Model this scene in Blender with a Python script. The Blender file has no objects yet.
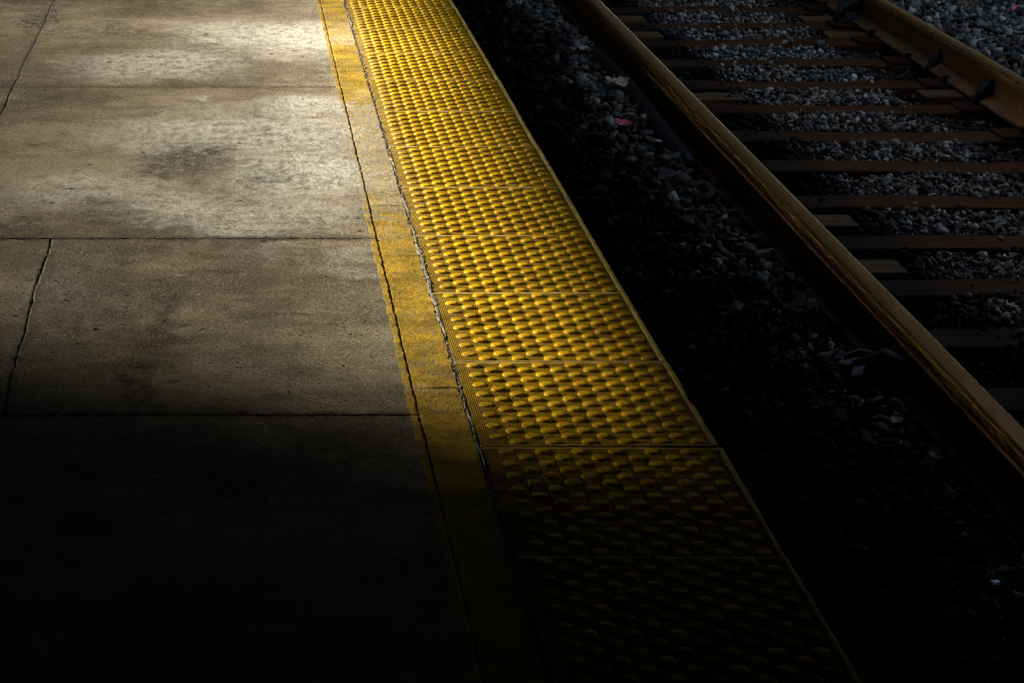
import bpy, bmesh, math, random
import numpy as np
from mathutils import Vector, Matrix

random.seed(7)
rng = np.random.default_rng(11)
sc = bpy.context.scene
COL = sc.collection

# ------------------------------------------------------------------ camera
F_PX, CX, CY, CAM_H = 2466.0, 232.0, 341.5, 1.61
PITCH = math.atan(713.0 / F_PX)
cam_d = bpy.data.cameras.new('camera')
cam = bpy.data.objects.new('camera', cam_d)
COL.objects.link(cam)
cam_d.sensor_width = 36.0
cam_d.lens = F_PX / 1024.0 * 36.0
cam_d.shift_x = (512.0 - CX) / 1024.0
cam_d.clip_start = 0.05
cam_d.clip_end = 2000.0
cam.location = (0, 0, CAM_H)
cam.rotation_euler = (math.pi / 2 - PITCH, 0, 0)
sc.camera = cam

# ------------------------------------------------------------------ light
SUN_EL, SUN_AZ = math.radians(19), math.radians(27)      # azimuth: degrees ahead of due left
S = Vector((-math.cos(SUN_AZ) * math.cos(SUN_EL), math.sin(SUN_AZ) * math.cos(SUN_EL), math.sin(SUN_EL)))
world = bpy.data.worlds.new('World')
sc.world = world
world.use_nodes = True
wn = world.node_tree
sky = wn.nodes.new('ShaderNodeTexSky')
sky.sky_type = 'NISHITA'
sky.sun_disc = False
sky.dust_density = 4.0
sky.ozone_density = 0.4
sky.air_density = 0.8
sky.sun_elevation = SUN_EL
sky.sun_rotation = math.atan2(S.x, S.y)
bg = wn.nodes['Background']
bg.inputs['Strength'].default_value = 0.12
wn.links.new(sky.outputs[0], bg.inputs['Color'])
sun_d = bpy.data.lights.new('sun', 'SUN')
sun_d.energy = 5.0
sun_d.angle = math.radians(1.0)
sun_d.color = (1.0, 0.93, 0.80)
sun = bpy.data.objects.new('sun', sun_d)
COL.objects.link(sun)
sun.rotation_euler = S.to_track_quat('Z', 'Y').to_euler()
sun.location = (-20, 10, 12)
sc.view_settings.view_transform = 'Standard'
sc.view_settings.look = 'None'
sc.view_settings.gamma = 1.0
sc.view_settings.use_curve_mapping = False
sc.view_settings.exposure = 2.35

# ------------------------------------------------------------------ helpers
def pix(x, y, z=0.0):
    """point of the level plane z that the photograph shows at pixel (x, y)"""
    c, s = math.cos(PITCH), math.sin(PITCH)
    d = Vector(((x - CX) / F_PX, 0, 0)) + Vector((0, s, c)) * ((CY - y) / F_PX) + Vector((0, c, -s))
    t = (z - CAM_H) / d.z
    return Vector((0, 0, CAM_H)) + d * t

def link(o, parent=None):
    COL.objects.link(o)
    if parent is not None:
        o.parent = parent
    return o

def tag(o, label=None, cat=None, group=None, kind=None):
    if label: o['label'] = label
    if cat: o['category'] = cat
    if group: o['group'] = group
    if kind: o['kind'] = kind
    return o

def empty(name, loc=(0, 0, 0)):
    o = bpy.data.objects.new(name, None)
    o.empty_display_size = 0.1
    o.location = loc
    return link(o)

def mesh_obj(name, bm, m, parent=None, smooth=False, loc=None):
    me = bpy.data.meshes.new(name)
    bm.normal_update()
    bm.to_mesh(me)
    bm.free()
    me.materials.append(m)
    if smooth:
        me.polygons.foreach_set('use_smooth', [True] * len(me.polygons))
    o = bpy.data.objects.new(name, me)
    link(o, parent)
    if loc is not None:
        o.location = loc
    return o

def box(bm, x0, x1, y0, y1, z0, z1, bev=0.0):
    vs = [bm.verts.new((x, y, z)) for z in (z0, z1) for y in (y0, y1) for x in (x0, x1)]
    fs = [(0, 2, 3, 1), (4, 5, 7, 6), (0, 1, 5, 4), (2, 6, 7, 3), (0, 4, 6, 2), (1, 3, 7, 5)]
    faces = [bm.faces.new([vs[i] for i in f]) for f in fs]
    if bev > 0:
        es = list({e for f in faces for e in f.edges})
        bmesh.ops.bevel(bm, geom=es, offset=bev, segments=2, affect='EDGES', profile=0.6)

def tube(bm, pts, r, seg=10, cap=True):
    rings = []
    n = len(pts)
    for i, p in enumerate(pts):
        p = Vector(p)
        t = (Vector(pts[min(i + 1, n - 1)]) - Vector(pts[max(i - 1, 0)])).normalized()
        a = t.cross(Vector((0, 0, 1)))
        if a.length < 1e-3: a = t.cross(Vector((1, 0, 0)))
        a.normalize()
        b = a.cross(t).normalized()
        rr = r[i] if isinstance(r, (list, tuple)) else r
        rings.append([bm.verts.new(p + (a * math.cos(k * 2 * math.pi / seg) + b * math.sin(k * 2 * math.pi / seg)) * rr) for k in range(seg)])
    for i in range(n - 1):
        for k in range(seg):
            bm.faces.new((rings[i][k], rings[i][(k + 1) % seg], rings[i + 1][(k + 1) % seg], rings[i + 1][k]))
    if cap:
        bm.faces.new(rings[0][::-1]); bm.faces.new(rings[-1])

# ------------------------------------------------------------------ materials
class NT:
    def __init__(self, name):
        self.m = bpy.data.materials.new(name)
        self.m.use_nodes = True
        self.t = self.m.node_tree
        self.bsdf = self.t.nodes['Principled BSDF']
        self._pos = None
    def n(self, typ, **kw):
        nd = self.t.nodes.new(typ)
        for k, v in kw.items(): setattr(nd, k, v)
        return nd
    def set(self, sock, v):
        if isinstance(v, bpy.types.NodeSocket): self.t.links.new(v, sock)
        elif v is not None: sock.default_value = v
    @property
    def pos(self):
        if self._pos is None: self._pos = self.n('ShaderNodeNewGeometry').outputs['Position']
        return self._pos
    def objco(self): return self.n('ShaderNodeTexCoord').outputs['Object']
    def scaled(self, vec, s):
        nd = self.n('ShaderNodeVectorMath', operation='MULTIPLY')
        self.set(nd.inputs[0], vec); nd.inputs[1].default_value = s
        return nd.outputs[0]
    def noise(self, scale, detail=4, rough=0.55, vec=None, stretch=None, color=False, dist=0.0):
        v = vec if vec is not None else self.pos
        if stretch: v = self.scaled(v, stretch)
        nd = self.n('ShaderNodeTexNoise')
        self.set(nd.inputs['Vector'], v)
        nd.inputs['Scale'].default_value = scale
        nd.inputs['Detail'].default_value = detail
        nd.inputs['Roughness'].default_value = rough
        nd.inputs['Distortion'].default_value = dist
        return nd.outputs['Color' if color else 'Fac']
    def math(self, op, a, b=None, c=None, clamp=False):
        nd = self.n('ShaderNodeMath', operation=op, use_clamp=clamp)
        self.set(nd.inputs[0], a)
        if b is not None: self.set(nd.inputs[1], b)
        if c is not None: self.set(nd.inputs[2], c)
        return nd.outputs[0]
    def sstep(self, v, lo, hi, a=0.0, b=1.0):
        nd = self.n('ShaderNodeMapRange', interpolation_type='SMOOTHSTEP')
        self.set(nd.inputs[0], v)
        for i, q in enumerate((lo, hi, a, b)): nd.inputs[i + 1].default_value = q
        return nd.outputs[0]
    def mix(self, fac, a, b, blend='MIX'):
        nd = self.n('ShaderNodeMix', data_type='RGBA', blend_type=blend)
        self.set(nd.inputs[0], fac)
        for s, v in ((nd.inputs[6], a), (nd.inputs[7], b)):
            if isinstance(v, (tuple, list)) and len(v) == 3: v = (*v, 1)
            self.set(s, v)
        return nd.outputs[2]
    def bump(self, h, strength, dist, normal=None):
        nd = self.n('ShaderNodeBump')
        nd.inputs['Strength'].default_value = strength
        nd.inputs['Distance'].default_value = dist
        self.set(nd.inputs['Height'], h)
        if normal is not None: self.set(nd.inputs['Normal'], normal)
        return nd.outputs[0]
    def sep(self, v):
        nd = self.n('ShaderNodeSeparateXYZ'); self.set(nd.inputs[0], v)
        return nd.outputs
    def done(self, color=None, rough=0.8, normal=None, metal=0.0, spec=0.5):
        if isinstance(color, (tuple, list)): color = (*color[:3], 1)
        self.set(self.bsdf.inputs['Base Color'], color)
        self.set(self.bsdf.inputs['Roughness'], rough)
        self.set(self.bsdf.inputs['Metallic'], metal)
        self.set(self.bsdf.inputs['Specular IOR Level'], spec)
        if normal is not None: self.set(self.bsdf.inputs['Normal'], normal)
        return self.m

def blobs(m, spots, warp, z=0.0):
    """sum of soft elliptic patches; spots = (px, py, half width px, half height px, strength)"""
    tot = None
    for (px, py, hw, hh, st) in spots:
        c = pix(px, py, z); e = pix(px + hw, py, z); u = pix(px, py - hh, z); d = pix(px, py + hh, z)
        rx = abs(e.x - c.x); ry = abs(u.y - d.y) / 2
        sub = m.n('ShaderNodeVectorMath', operation='SUBTRACT')
        m.set(sub.inputs[0], warp); sub.inputs[1].default_value = (c.x, c.y, 0)
        sc_ = m.scaled(sub.outputs[0], (1 / rx, 1 / ry, 0))
        ln = m.n('ShaderNodeVectorMath', operation='LENGTH'); m.set(ln.inputs[0], sc_)
        v = m.sstep(ln.outputs['Value'], 0.25, 1.25, st, 0.0)
        tot = v if tot is None else m.math('MAXIMUM', tot, v)
    return tot

def concrete_material():
    m = NT('worn_concrete')
    wn_ = m.noise(3.0, 5, 0.65, color=True)
    off = m.n('ShaderNodeVectorMath', operation='SUBTRACT'); m.set(off.inputs[0], wn_); off.inputs[1].default_value = (.5, .5, .5)
    offs = m.scaled(off.outputs[0], (0.35, 0.9, 0))
    add = m.n('ShaderNodeVectorMath', operation='ADD'); m.set(add.inputs[0], m.pos); m.set(add.inputs[1], offs)
    warp = add.outputs[0]
    big = m.noise(0.9, 5, 0.6)
    mid = m.noise(5.0, 6, 0.65, stretch=(0.8, 1.0, 1))
    streak = m.noise(9.0, 6, 0.75, stretch=(1.3, 1.0, 1))
    grain = m.noise(70.0, 4, 0.7)
    fine = m.noise(260.0, 2, 0.6)
    t = m.math('ADD', m.math('MULTIPLY', big, 0.45), m.math('MULTIPLY', mid, 0.30))
    t = m.math('ADD', t, m.math('MULTIPLY', streak, 0.25))
    base = m.mix(m.sstep(t, 0.42, 0.585), (0.125, 0.096, 0.055), (0.335, 0.275, 0.175))
    # rubbed, whitened cement where traffic took the surface off; farthest patches paint in light
    white_spots = [(272, 36, 110, 20, 1.0), (325, 40, 45, 12, 1.0), (160, 62, 110, 18, .8), (305, 108, 60, 14, .95), (240, 135, 160, 34, .9),
                   (300, 175, 100, 30, .95), (110, 190, 120, 28, .65), (220, 210, 160, 20, .8), (205, 97, 10, 5, .8),
                   (60, 300, 60, 60, .22), (270, 245, 60, 8, .3), (350, 260, 40, 10, .35)]
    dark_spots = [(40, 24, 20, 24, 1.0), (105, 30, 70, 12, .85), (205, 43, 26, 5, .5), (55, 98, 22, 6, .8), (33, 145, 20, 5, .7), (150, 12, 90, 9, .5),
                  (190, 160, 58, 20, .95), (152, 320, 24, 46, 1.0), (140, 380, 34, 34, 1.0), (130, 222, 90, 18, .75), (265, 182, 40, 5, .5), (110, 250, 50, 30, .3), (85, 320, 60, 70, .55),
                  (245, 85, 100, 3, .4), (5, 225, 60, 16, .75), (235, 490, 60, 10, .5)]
    wmask = blobs(m, white_spots, warp)
    wtex = m.math('ADD', m.math('MULTIPLY', m.noise(20.0, 7, 0.8, stretch=(1.5, 0.8, 1)), 0.70), m.math('MULTIPLY', grain, 0.38))
    w = m.math('MULTIPLY', wmask, m.sstep(wtex, 0.43, 0.59), clamp=True)
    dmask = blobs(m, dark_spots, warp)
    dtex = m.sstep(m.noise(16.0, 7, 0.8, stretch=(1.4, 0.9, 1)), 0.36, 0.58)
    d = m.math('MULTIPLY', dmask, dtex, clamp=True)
    small = m.scaled(off.outputs[0], (0.05, 0.10, 0))
    ad2 = m.n('ShaderNodeVectorMath', operation='ADD'); m.set(ad2.inputs[0], m.pos); m.set(ad2.inputs[1], small)
    scuffs = [(222, 272, 26, 2.2, .9), (245, 299, 13, 2.5, .8), (297, 315, 18, 2.2, .95), (183, 325, 9, 2, .8), (332, 324, 7, 2, .7), (192, 253, 8, 2.5, .8),
              (290, 249, 30, 2, .35), (178, 381, 9, 3, .8), (126, 264, 8, 3, .7), (250, 318, 8, 3, .5), (55, 98, 14, 3, .9), (33, 145, 12, 2, .8), (205, 33, 3, 1.6, 1), (271, 53, 4, 1.2, .9),
              (212, 43, 22, 2, .6), (30, 223, 4, 1.5, 1), (145, 175, 6, 1.5, .8), (268, 182, 34, 2, .7), (170, 355, 18, 5, .6), (345, 311, 5, 2, .6)]
    d = m.math('MAXIMUM', d, m.math('MULTIPLY', blobs(m, scuffs, ad2.outputs[0]), m.sstep(grain, 0.36, 0.52)))
    col = m.mix(w, base, (0.74, 0.71, 0.60))
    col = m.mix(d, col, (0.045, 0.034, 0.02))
    px_ = m.sep(m.pos)
    jn = m.noise(18.0, 5, 0.8)
    for jy in JOINT_Y:
        dj = m.math('ABSOLUTE', m.math('SUBTRACT', px_[1], jy))
        jm = m.math('MULTIPLY', m.sstep(dj, 0.006, 0.045, 1, 0), m.sstep(jn, 0.30, 0.56))
        col = m.mix(m.math('MULTIPLY', jm, 0.85), col, (0.055, 0.042, 0.027))
    for jx, ja, jb in ((-0.495, 0, JOINT_Y[1]), (-0.80, JOINT_Y[1], 30)):
        dj = m.math('ABSOLUTE', m.math('SUBTRACT', px_[0], jx))
        jm = m.math('MULTIPLY', m.sstep(dj, 0.003, 0.022, 1, 0), m.sstep(jn, 0.38, 0.60))
        jm = m.math('MULTIPLY', jm, m.math('MULTIPLY', m.math('GREATER_THAN', px_[1], ja), m.math('LESS_THAN', px_[1], jb)))
        col = m.mix(m.math('MULTIPLY', jm, 0.75), col, (0.045, 0.035, 0.022))
    mott = m.sstep(m.noise(11.0, 8, 0.82), 0.50, 0.62)
    col = m.mix(m.math('MULTIPLY', mott, 0.42), col, (0.085, 0.066, 0.038))
    chalk = m.sstep(m.noise(17.0, 8, 0.85, dist=0.6), 0.56, 0.66)
    col = m.mix(m.math('MULTIPLY', chalk, 0.40), col, (0.58, 0.55, 0.46))
    # grain and pits
    col = m.mix(m.math('MULTIPLY', m.sstep(grain, 0.46, 0.66), 0.65), col, (0.08, 0.064, 0.04))
    col = m.mix(m.math('MULTIPLY', m.sstep(m.noise(120.0, 3, 0.75), 0.54, 0.68), 0.6), col, (0.55, 0.52, 0.43))
    pits = m.sstep(m.noise(26.0, 3, 0.5), 0.66, 0.73)
    col = m.mix(m.math('MULTIPLY', pits, 0.85), col, (0.03, 0.024, 0.016))
    # yellow edge paint, worn off along part of the run
    sx = m.sep(m.pos)
    edge_n = m.noise(14.0, 5, 0.7)
    xe = m.math('ADD', sx[0], m.math('MULTIPLY', m.math('SUBTRACT', edge_n, 0.5), 0.030))
    painted = m.sstep(xe, 0.379, 0.383)
    y0, y1 = pix(370, 215).y, pix(350, 102).y
    ym = m.math('ADD', sx[1], m.math('MULTIPLY', m.math('SUBTRACT', m.noise(13.0, 7, 0.85), 0.5), 2.8))
    worn = m.math('MULTIPLY', m.sstep(ym, y0 - 0.02, y0 + 0.10), m.sstep(ym, y1 - 0.03, y1 + 0.03, 1, 0))
    worn_glare = blobs(m, [(345, 35, 26, 14, .8), (362, 95, 14, 8, .55), (385, 232, 24, 8, .35), (415, 398, 30, 14, .5)], warp)  # worn patches; the farthest paints in the washed-out pool of light
    worn = m.math('MAXIMUM', m.math('MULTIPLY', worn, 0.93), worn_glare)
    chip = m.noise(45.0, 6, 0.8)
    keep = m.sstep(m.math('SUBTRACT', m.math('ADD', chip, 0.20), m.math('MULTIPLY', worn, 0.46)), 0.22, 0.36)
    chips2 = m.sstep(m.math('ADD', m.math('MULTIPLY', m.noise(70.0, 5, 0.85), 0.6), m.math('MULTIPLY', m.noise(8.0, 5, 0.7), 0.4)), 0.395, 0.475)
    keep = m.math('MULTIPLY', m.math('MULTIPLY', keep, chips2), painted)
    pdirt = m.noise(9.0, 6, 0.75)
    pcol = m.mix(m.sstep(pdirt, 0.34, 0.68), (0.20, 0.125, 0.010), (0.56, 0.345, 0.026))
    pcol = m.mix(m.math('MULTIPLY', m.sstep(grain, 0.5, 0.68), 0.6), pcol, (0.15, 0.10, 0.012))
    dust = m.math('MULTIPLY', worn, 0.55)
    pcol = m.mix(dust, pcol, (0.58, 0.47, 0.22))
    col = m.mix(keep, col, pcol)
    h = m.math('ADD', m.math('MULTIPLY', grain, 0.7), m.math('MULTIPLY', fine, 0.35))
    h = m.math('ADD', h, m.math('MULTIPLY', mid, 0.8))
    h = m.math('SUBTRACT', h, m.math('MULTIPLY', pits, 0.8))
    h = m.math('ADD', h, m.math('MULTIPLY', keep, 0.12))
    nrm = m.bump(h, 1.0, 0.008)
    rough = m.mix(w, (0.72,) * 3, (0.6,) * 3)
    return m.done(col, rough, nrm, spec=0.12)

def tile_material(name, rim=False, domes=False):
    m = NT(name)
    sx = m.sep(m.pos)
    dirt = m.noise(7.0, 6, 0.72)
    grain = m.noise(90.0, 4, 0.7)
    if domes or rim: col = m.mix(m.sstep(dirt, 0.30, 0.66), (0.40, 0.218, 0.001), (0.72, 0.43, 0.002))
    else: col = m.mix(m.sstep(dirt, 0.30, 0.66), (0.20, 0.112, 0.001), (0.42, 0.248, 0.002))
    col = m.mix(m.math('MULTIPLY', m.sstep(grain, 0.50, 0.70), 0.55), col, (0.22, 0.12, 0.008))
    # footworn, dusty margin beside the concrete
    xn = m.math('ADD', sx[0], m.math('MULTIPLY', m.math('SUBTRACT', m.noise(10.0, 5, 0.7), 0.5), 0.16))
    marg = m.sstep(xn, 0.505, 0.60, 1.0, 0.0)
    yfar = m.sstep(sx[1], 5.6, 8.0)
    dustn = m.sstep(m.noise(34.0, 6, 0.8), 0.40, 0.62)
    dust = m.math('MULTIPLY', m.math('MULTIPLY', marg, dustn), m.math('MULTIPLY_ADD', yfar, 0.55, 0.30))
    col = m.mix(dust, col, (0.52, 0.38, 0.14))
    spots = m.sstep(m.noise(30.0, 3, 0.5), 0.70, 0.76)
    col = m.mix(m.math('MULTIPLY', spots, 0.8), col, (0.05, 0.03, 0.01))
    if rim:
        wear = m.sstep(m.noise(30.0, 5, 0.75), 0.32, 0.60)
        col = m.mix(m.math('MULTIPLY', wear, 0.85), col, (0.70, 0.53, 0.22))
    if domes:
        wear = m.sstep(m.noise(55.0, 4, 0.75), 0.5, 0.75)
        col = m.mix(m.math('MULTIPLY', wear, 0.30), col, (0.72, 0.48, 0.06))
    # moulded slip ridges between the domes
    if not rim:
        k = 2 * math.pi / 0.0042
        rx = m.math('SINE', m.math('MULTIPLY', sx[0], k))
        ry = m.math('SINE', m.math('MULTIPLY', sx[1], k * 0.45))
        rid = m.math('MULTIPLY', m.math('ADD', rx, m.math('MULTIPLY', ry, 0.6)), 0.25 if domes else 0.8)
        h = m.math('ADD', rid, m.math('MULTIPLY', grain, 0.9))
        nrm = m.bump(h, 0.35 if domes else 1.0, 0.0012 if domes else 0.005)
    else:
        nrm = m.bump(m.math('ADD', grain, m.noise(40, 4, 0.7)), 0.6, 0.003)
    rough = m.sstep(grain, 0.3, 0.7, 0.50, 0.70)
    return m.done(col, rough, nrm, spec=0.10 if domes else 0.03)

def stone_material():
    m = NT('ballast_stone')
    g = m.n('ShaderNodeNewGeometry')
    oi = m.n('ShaderNodeObjectInfo')
    r = m.math('FRACT', m.math('ADD', g.outputs['Random Per Island'], oi.outputs['Random']))
    ramp = m.n('ShaderNodeValToRGB')
    m.set(ramp.inputs[0], r)
    els = ramp.color_ramp.elements
    els[0].position = 0; els[0].color = (0.045, 0.042, 0.037, 1)
    els[1].position = 1; els[1].color = (0.46, 0.34, 0.20, 1)
    for p, c in ((.30, (.08, .075, .065)), (.52, (.20, .188, .162)), (.70, (.37, .35, .305)), (.82, (.56, .535, .47)), (.89, (.80, .77, .68)), (.91, (.24, .19, .13))):
        e = els.new(p); e.color = (*c, 1)
    n1 = m.noise(60.0, 5, 0.7)
    col = m.mix(m.math('MULTIPLY', m.sstep(n1, 0.35, 0.7), 0.6), ramp.outputs[0], (0.10, 0.09, 0.08))
    col = m.mix(m.math('MULTIPLY', m.sstep(m.noise(25.0, 4, 0.7), 0.55, 0.75), 0.5), col, (0.50, 0.48, 0.42))
    col = m.mix(1.0, col, (1.06, 0.985, 0.86), 'MULTIPLY')
    # grease and brake dust in a band along each rail, then shade painted in
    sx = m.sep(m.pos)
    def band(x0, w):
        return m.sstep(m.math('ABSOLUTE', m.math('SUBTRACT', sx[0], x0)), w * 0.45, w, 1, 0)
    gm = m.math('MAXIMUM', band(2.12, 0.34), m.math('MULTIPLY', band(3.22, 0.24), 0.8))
    gm = m.math('MAXIMUM', gm, m.sstep(m.math('ADD', sx[0], m.math('MULTIPLY', m.math('SUBTRACT', m.noise(2.6, 4, 0.6), 0.5), 0.7)), 1.50, 1.80, 1, 0))  # shade beside the platform painted on as near-black stone
    shade_patch = m.math('MULTIPLY', m.sstep(m.noise(3.4, 4, 0.65), 0.46, 0.58), m.sstep(sx[0], 1.80, 1.88, 1, 0))  # patches of painted shade on the platform side, stronger near the camera
    gm = m.math('MAXIMUM', gm, m.math('MULTIPLY', shade_patch, m.sstep(sx[1], 6.5, 8.5, 1.0, 0.45)))
    gm = m.math('MAXIMUM', gm, m.sstep(sx[0], 3.40, 3.60, 0.0, 0.35))  # stones beyond the far rail toned down
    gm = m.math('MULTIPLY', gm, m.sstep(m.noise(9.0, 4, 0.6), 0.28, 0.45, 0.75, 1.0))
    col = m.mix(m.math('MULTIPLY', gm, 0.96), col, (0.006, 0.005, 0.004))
    nrm = m.bump(m.math('ADD', n1, m.noise(220, 3, 0.7)), 0.5, 0.004)
    spc = m.math('MULTIPLY_ADD', gm, -0.22, 0.24)
    return m.done(col, 0.78, nrm, spec=spc)

def rust_material(name, c0, c1, rough0, rough1, metal, stretch=None):
    m = NT(name)
    a = m.noise(9.0, 6, 0.7, stretch=stretch)
    b = m.noise(70.0, 4, 0.7)
    col = m.mix(m.sstep(a, 0.35, 0.65), c0, c1)
    col = m.mix(m.math('MULTIPLY', m.sstep(b, 0.5, 0.7), 0.5), col, tuple(q * 0.45 for q in c0))
    nrm = m.bump(m.math('ADD', a, b), 0.35, 0.003)
    return m.done(col, m.sstep(b, 0.3, 0.7, rough0, rough1), nrm, metal, 0.1)

def rail_material():
    m = NT('rusty_rail_steel')
    g = m.n('ShaderNodeNewGeometry')
    sx = m.sep(m.pos)
    a = m.noise(7.0, 6, 0.7, stretch=(1, 0.25, 1))
    b = m.noise(80.0, 4, 0.7, stretch=(1, 0.5, 1))
    rust = m.mix(m.sstep(a, 0.35, 0.65), (0.15, 0.076, 0.025), (0.31, 0.160, 0.054))
    rust = m.mix(m.math('MULTIPLY', m.sstep(b, 0.5, 0.7), 0.6), rust, (0.035, 0.018, 0.009))
    run = m.sstep(m.math('ADD', sx[2], m.math('MULTIPLY', b, 0.002)), RAIL_Z - 0.012, RAIL_Z - 0.006)
    head = m.mix(m.sstep(a, 0.3, 0.7), (0.32, 0.165, 0.040), (0.46, 0.245, 0.062))
    # field corner keeps a thin golden rust, gauge corner wheel-worn, orange glint painted in
    field = m.math('MAXIMUM', m.sstep(sx[0], GN0 - 0.062, GN0 - 0.048, 1, 0), m.sstep(sx[0], GN0 + 1.435 + 0.048, GN0 + 1.435 + 0.062))
    head = m.mix(field, head, (0.50, 0.29, 0.08))
    gj = m.math('MULTIPLY', m.math('SUBTRACT', a, 0.5), 0.012)
    xg = m.math('ADD', sx[0], gj)
    gauge = m.math('MULTIPLY', m.sstep(xg, GN0 - 0.013, GN0 - 0.008), m.sstep(sx[0], GN0 + 0.2, GN0 + 0.3, 1, 0))
    gauge2 = m.math('MULTIPLY', m.sstep(xg, GN0 + 1.435 + 0.008, GN0 + 1.435 + 0.013, 1, 0), m.sstep(sx[0], GN0 + 1.2, GN0 + 1.3))
    gauge = m.math('MULTIPLY', m.math('MAXIMUM', gauge, gauge2), run)
    head = m.mix(gauge, head, (0.95, 0.52, 0.13))
    col = m.mix(run, rust, head)
    rough = m.math('SUBTRACT', m.sstep(b, 0.3, 0.7, 0.58, 0.75), m.math('MULTIPLY', run, 0.26))
    rough = m.math('SUBTRACT', rough, m.math('MULTIPLY', gauge, 0.16))
    metal = m.math('MULTIPLY', run, 0.9)
    nrm = m.bump(m.math('ADD', a, m.math('MULTIPLY', b, m.math('SUBTRACT', 1.0, m.math('MULTIPLY', run, 0.85)))), 0.25, 0.002)
    return m.done(col, rough, nrm, metal, 0.5)

def wood_material(name, c0, c1, grease=0.8):
    m = NT(name)
    v = m.pos
    g = m.noise(26.0, 6, 0.7, stretch=(0.12, 1.6, 1.6))
    cr = m.noise(60.0, 4, 0.75, stretch=(0.05, 1.5, 1.5))
    blot = m.noise(4.0, 5, 0.6)
    col = m.mix(m.sstep(g, 0.35, 0.68), c0, c1)
    col = m.mix(m.math('MULTIPLY', m.sstep(cr, 0.56, 0.64), 0.8), col, tuple(q * 0.2 for q in c0))
    col = m.mix(m.math('MULTIPLY', m.sstep(blot, 0.5, 0.75), 0.5), col, tuple(q * 0.5 for q in c0))
    sx = m.sep(m.pos)
    gr = m.sstep(m.math('ABSOLUTE', m.math('SUBTRACT', sx[0], 2.06)), 0.14, 0.36, 1, 0)
    gr = m.math('MULTIPLY', gr, m.sstep(m.noise(5.0, 5, 0.7), 0.3, 0.55, 0.5, 1.0))
    col = m.mix(m.math('MULTIPLY', gr, grease), col, (0.012, 0.009, 0.006))
    nrm = m.bump(m.math('SUBTRACT', g, m.math('MULTIPLY', m.sstep(cr, 0.54, 0.64), 0.8)), 0.6, 0.006)
    return m.done(col, 0.85, nrm, spec=0.12)

def plain(name, c, rough=0.7, metal=0.0, var=0.35, scale=18.0):
    m = NT(name)
    a = m.noise(scale, 5, 0.65)
    col = m.mix(m.sstep(a, 0.3, 0.7), tuple(q * (1 - var) for q in c), tuple(min(1, q * (1 + var * 0.4)) for q in c))
    return m.done(col, rough, m.bump(a, 0.3, 0.004), metal)

RAIL_Z = -0.26
GN0 = 1.936
TIE_Z = -0.446
EDGE_X = 0.993
JOINT_Y = [pix(200, v).y for v in (415, 238.5, 86.5)]
M = dict(
    concrete=concrete_material(),
    tile=tile_material('yellow_tactile_polymer'),
    rim=tile_material('worn_tile_rim', rim=True),
    dome=tile_material('yellow_tactile_dome', domes=True),
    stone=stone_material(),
    rail=rail_material(),
    tie=wood_material('creosoted_sleeper_timber', (0.062, 0.021, 0.0035), (0.11, 0.040, 0.008)),
    plank=wood_material('bare_weathered_timber', (0.12, 0.062, 0.021), (0.22, 0.118, 0.044), 0.25),
    plate=rust_material('rusted_plate_steel', (0.030, 0.014, 0.006), (0.055, 0.026, 0.010), 0.6, 0.8, 0.0),
    rubber=plain('black_rubber', (0.016, 0.016, 0.017), 0.6),
    soil=plain('dark_track_soil', (0.022, 0.019, 0.016), 0.95),
    mortar=plain('crumbled_joint_filler', (0.22, 0.195, 0.145), 0.9, var=0.7, scale=60),
    dark_gap=plain('dirt_in_joint', (0.075, 0.06, 0.042), 0.95),
    roof=plain('dark_shade_roof', (0.022, 0.021, 0.020), 0.8),  # for the added enclosure, dark so it returns little light
    wall=plain('dark_shade_wall', (0.03, 0.028, 0.026), 0.85),
    leaf=plain('dry_tan_leaf', (0.80, 0.54, 0.30), 0.7, var=0.5, scale=60),
    redleaf=plain('red_leaf', (0.85, 0.13, 0.14), 0.6, var=0.4, scale=60),
    paper=plain('white_paper', (0.72, 0.72, 0.74), 0.6, var=0.2),
    navy=plain('dark_blue_foil', (0.05, 0.05, 0.11), 0.35),
    cyan=plain('cyan_plastic', (0.03, 0.25, 0.36), 0.4),
    straw=plain('dry_stalk', (0.30, 0.19, 0.09), 0.8),
    foil=plain('silver_foil', (0.7, 0.7, 0.72), 0.25, metal=0.9),
    light_slat=plain('light_slat_grey', (0.05, 0.045, 0.04), 0.8),
)

# ------------------------------------------------------------------ the setting: ground, platform
bm = bmesh.new()
box(bm, -60, 60, -60, 140, -1.3, -0.85)
tag(mesh_obj('ground', bm, M['soil']), kind='structure')

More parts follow.
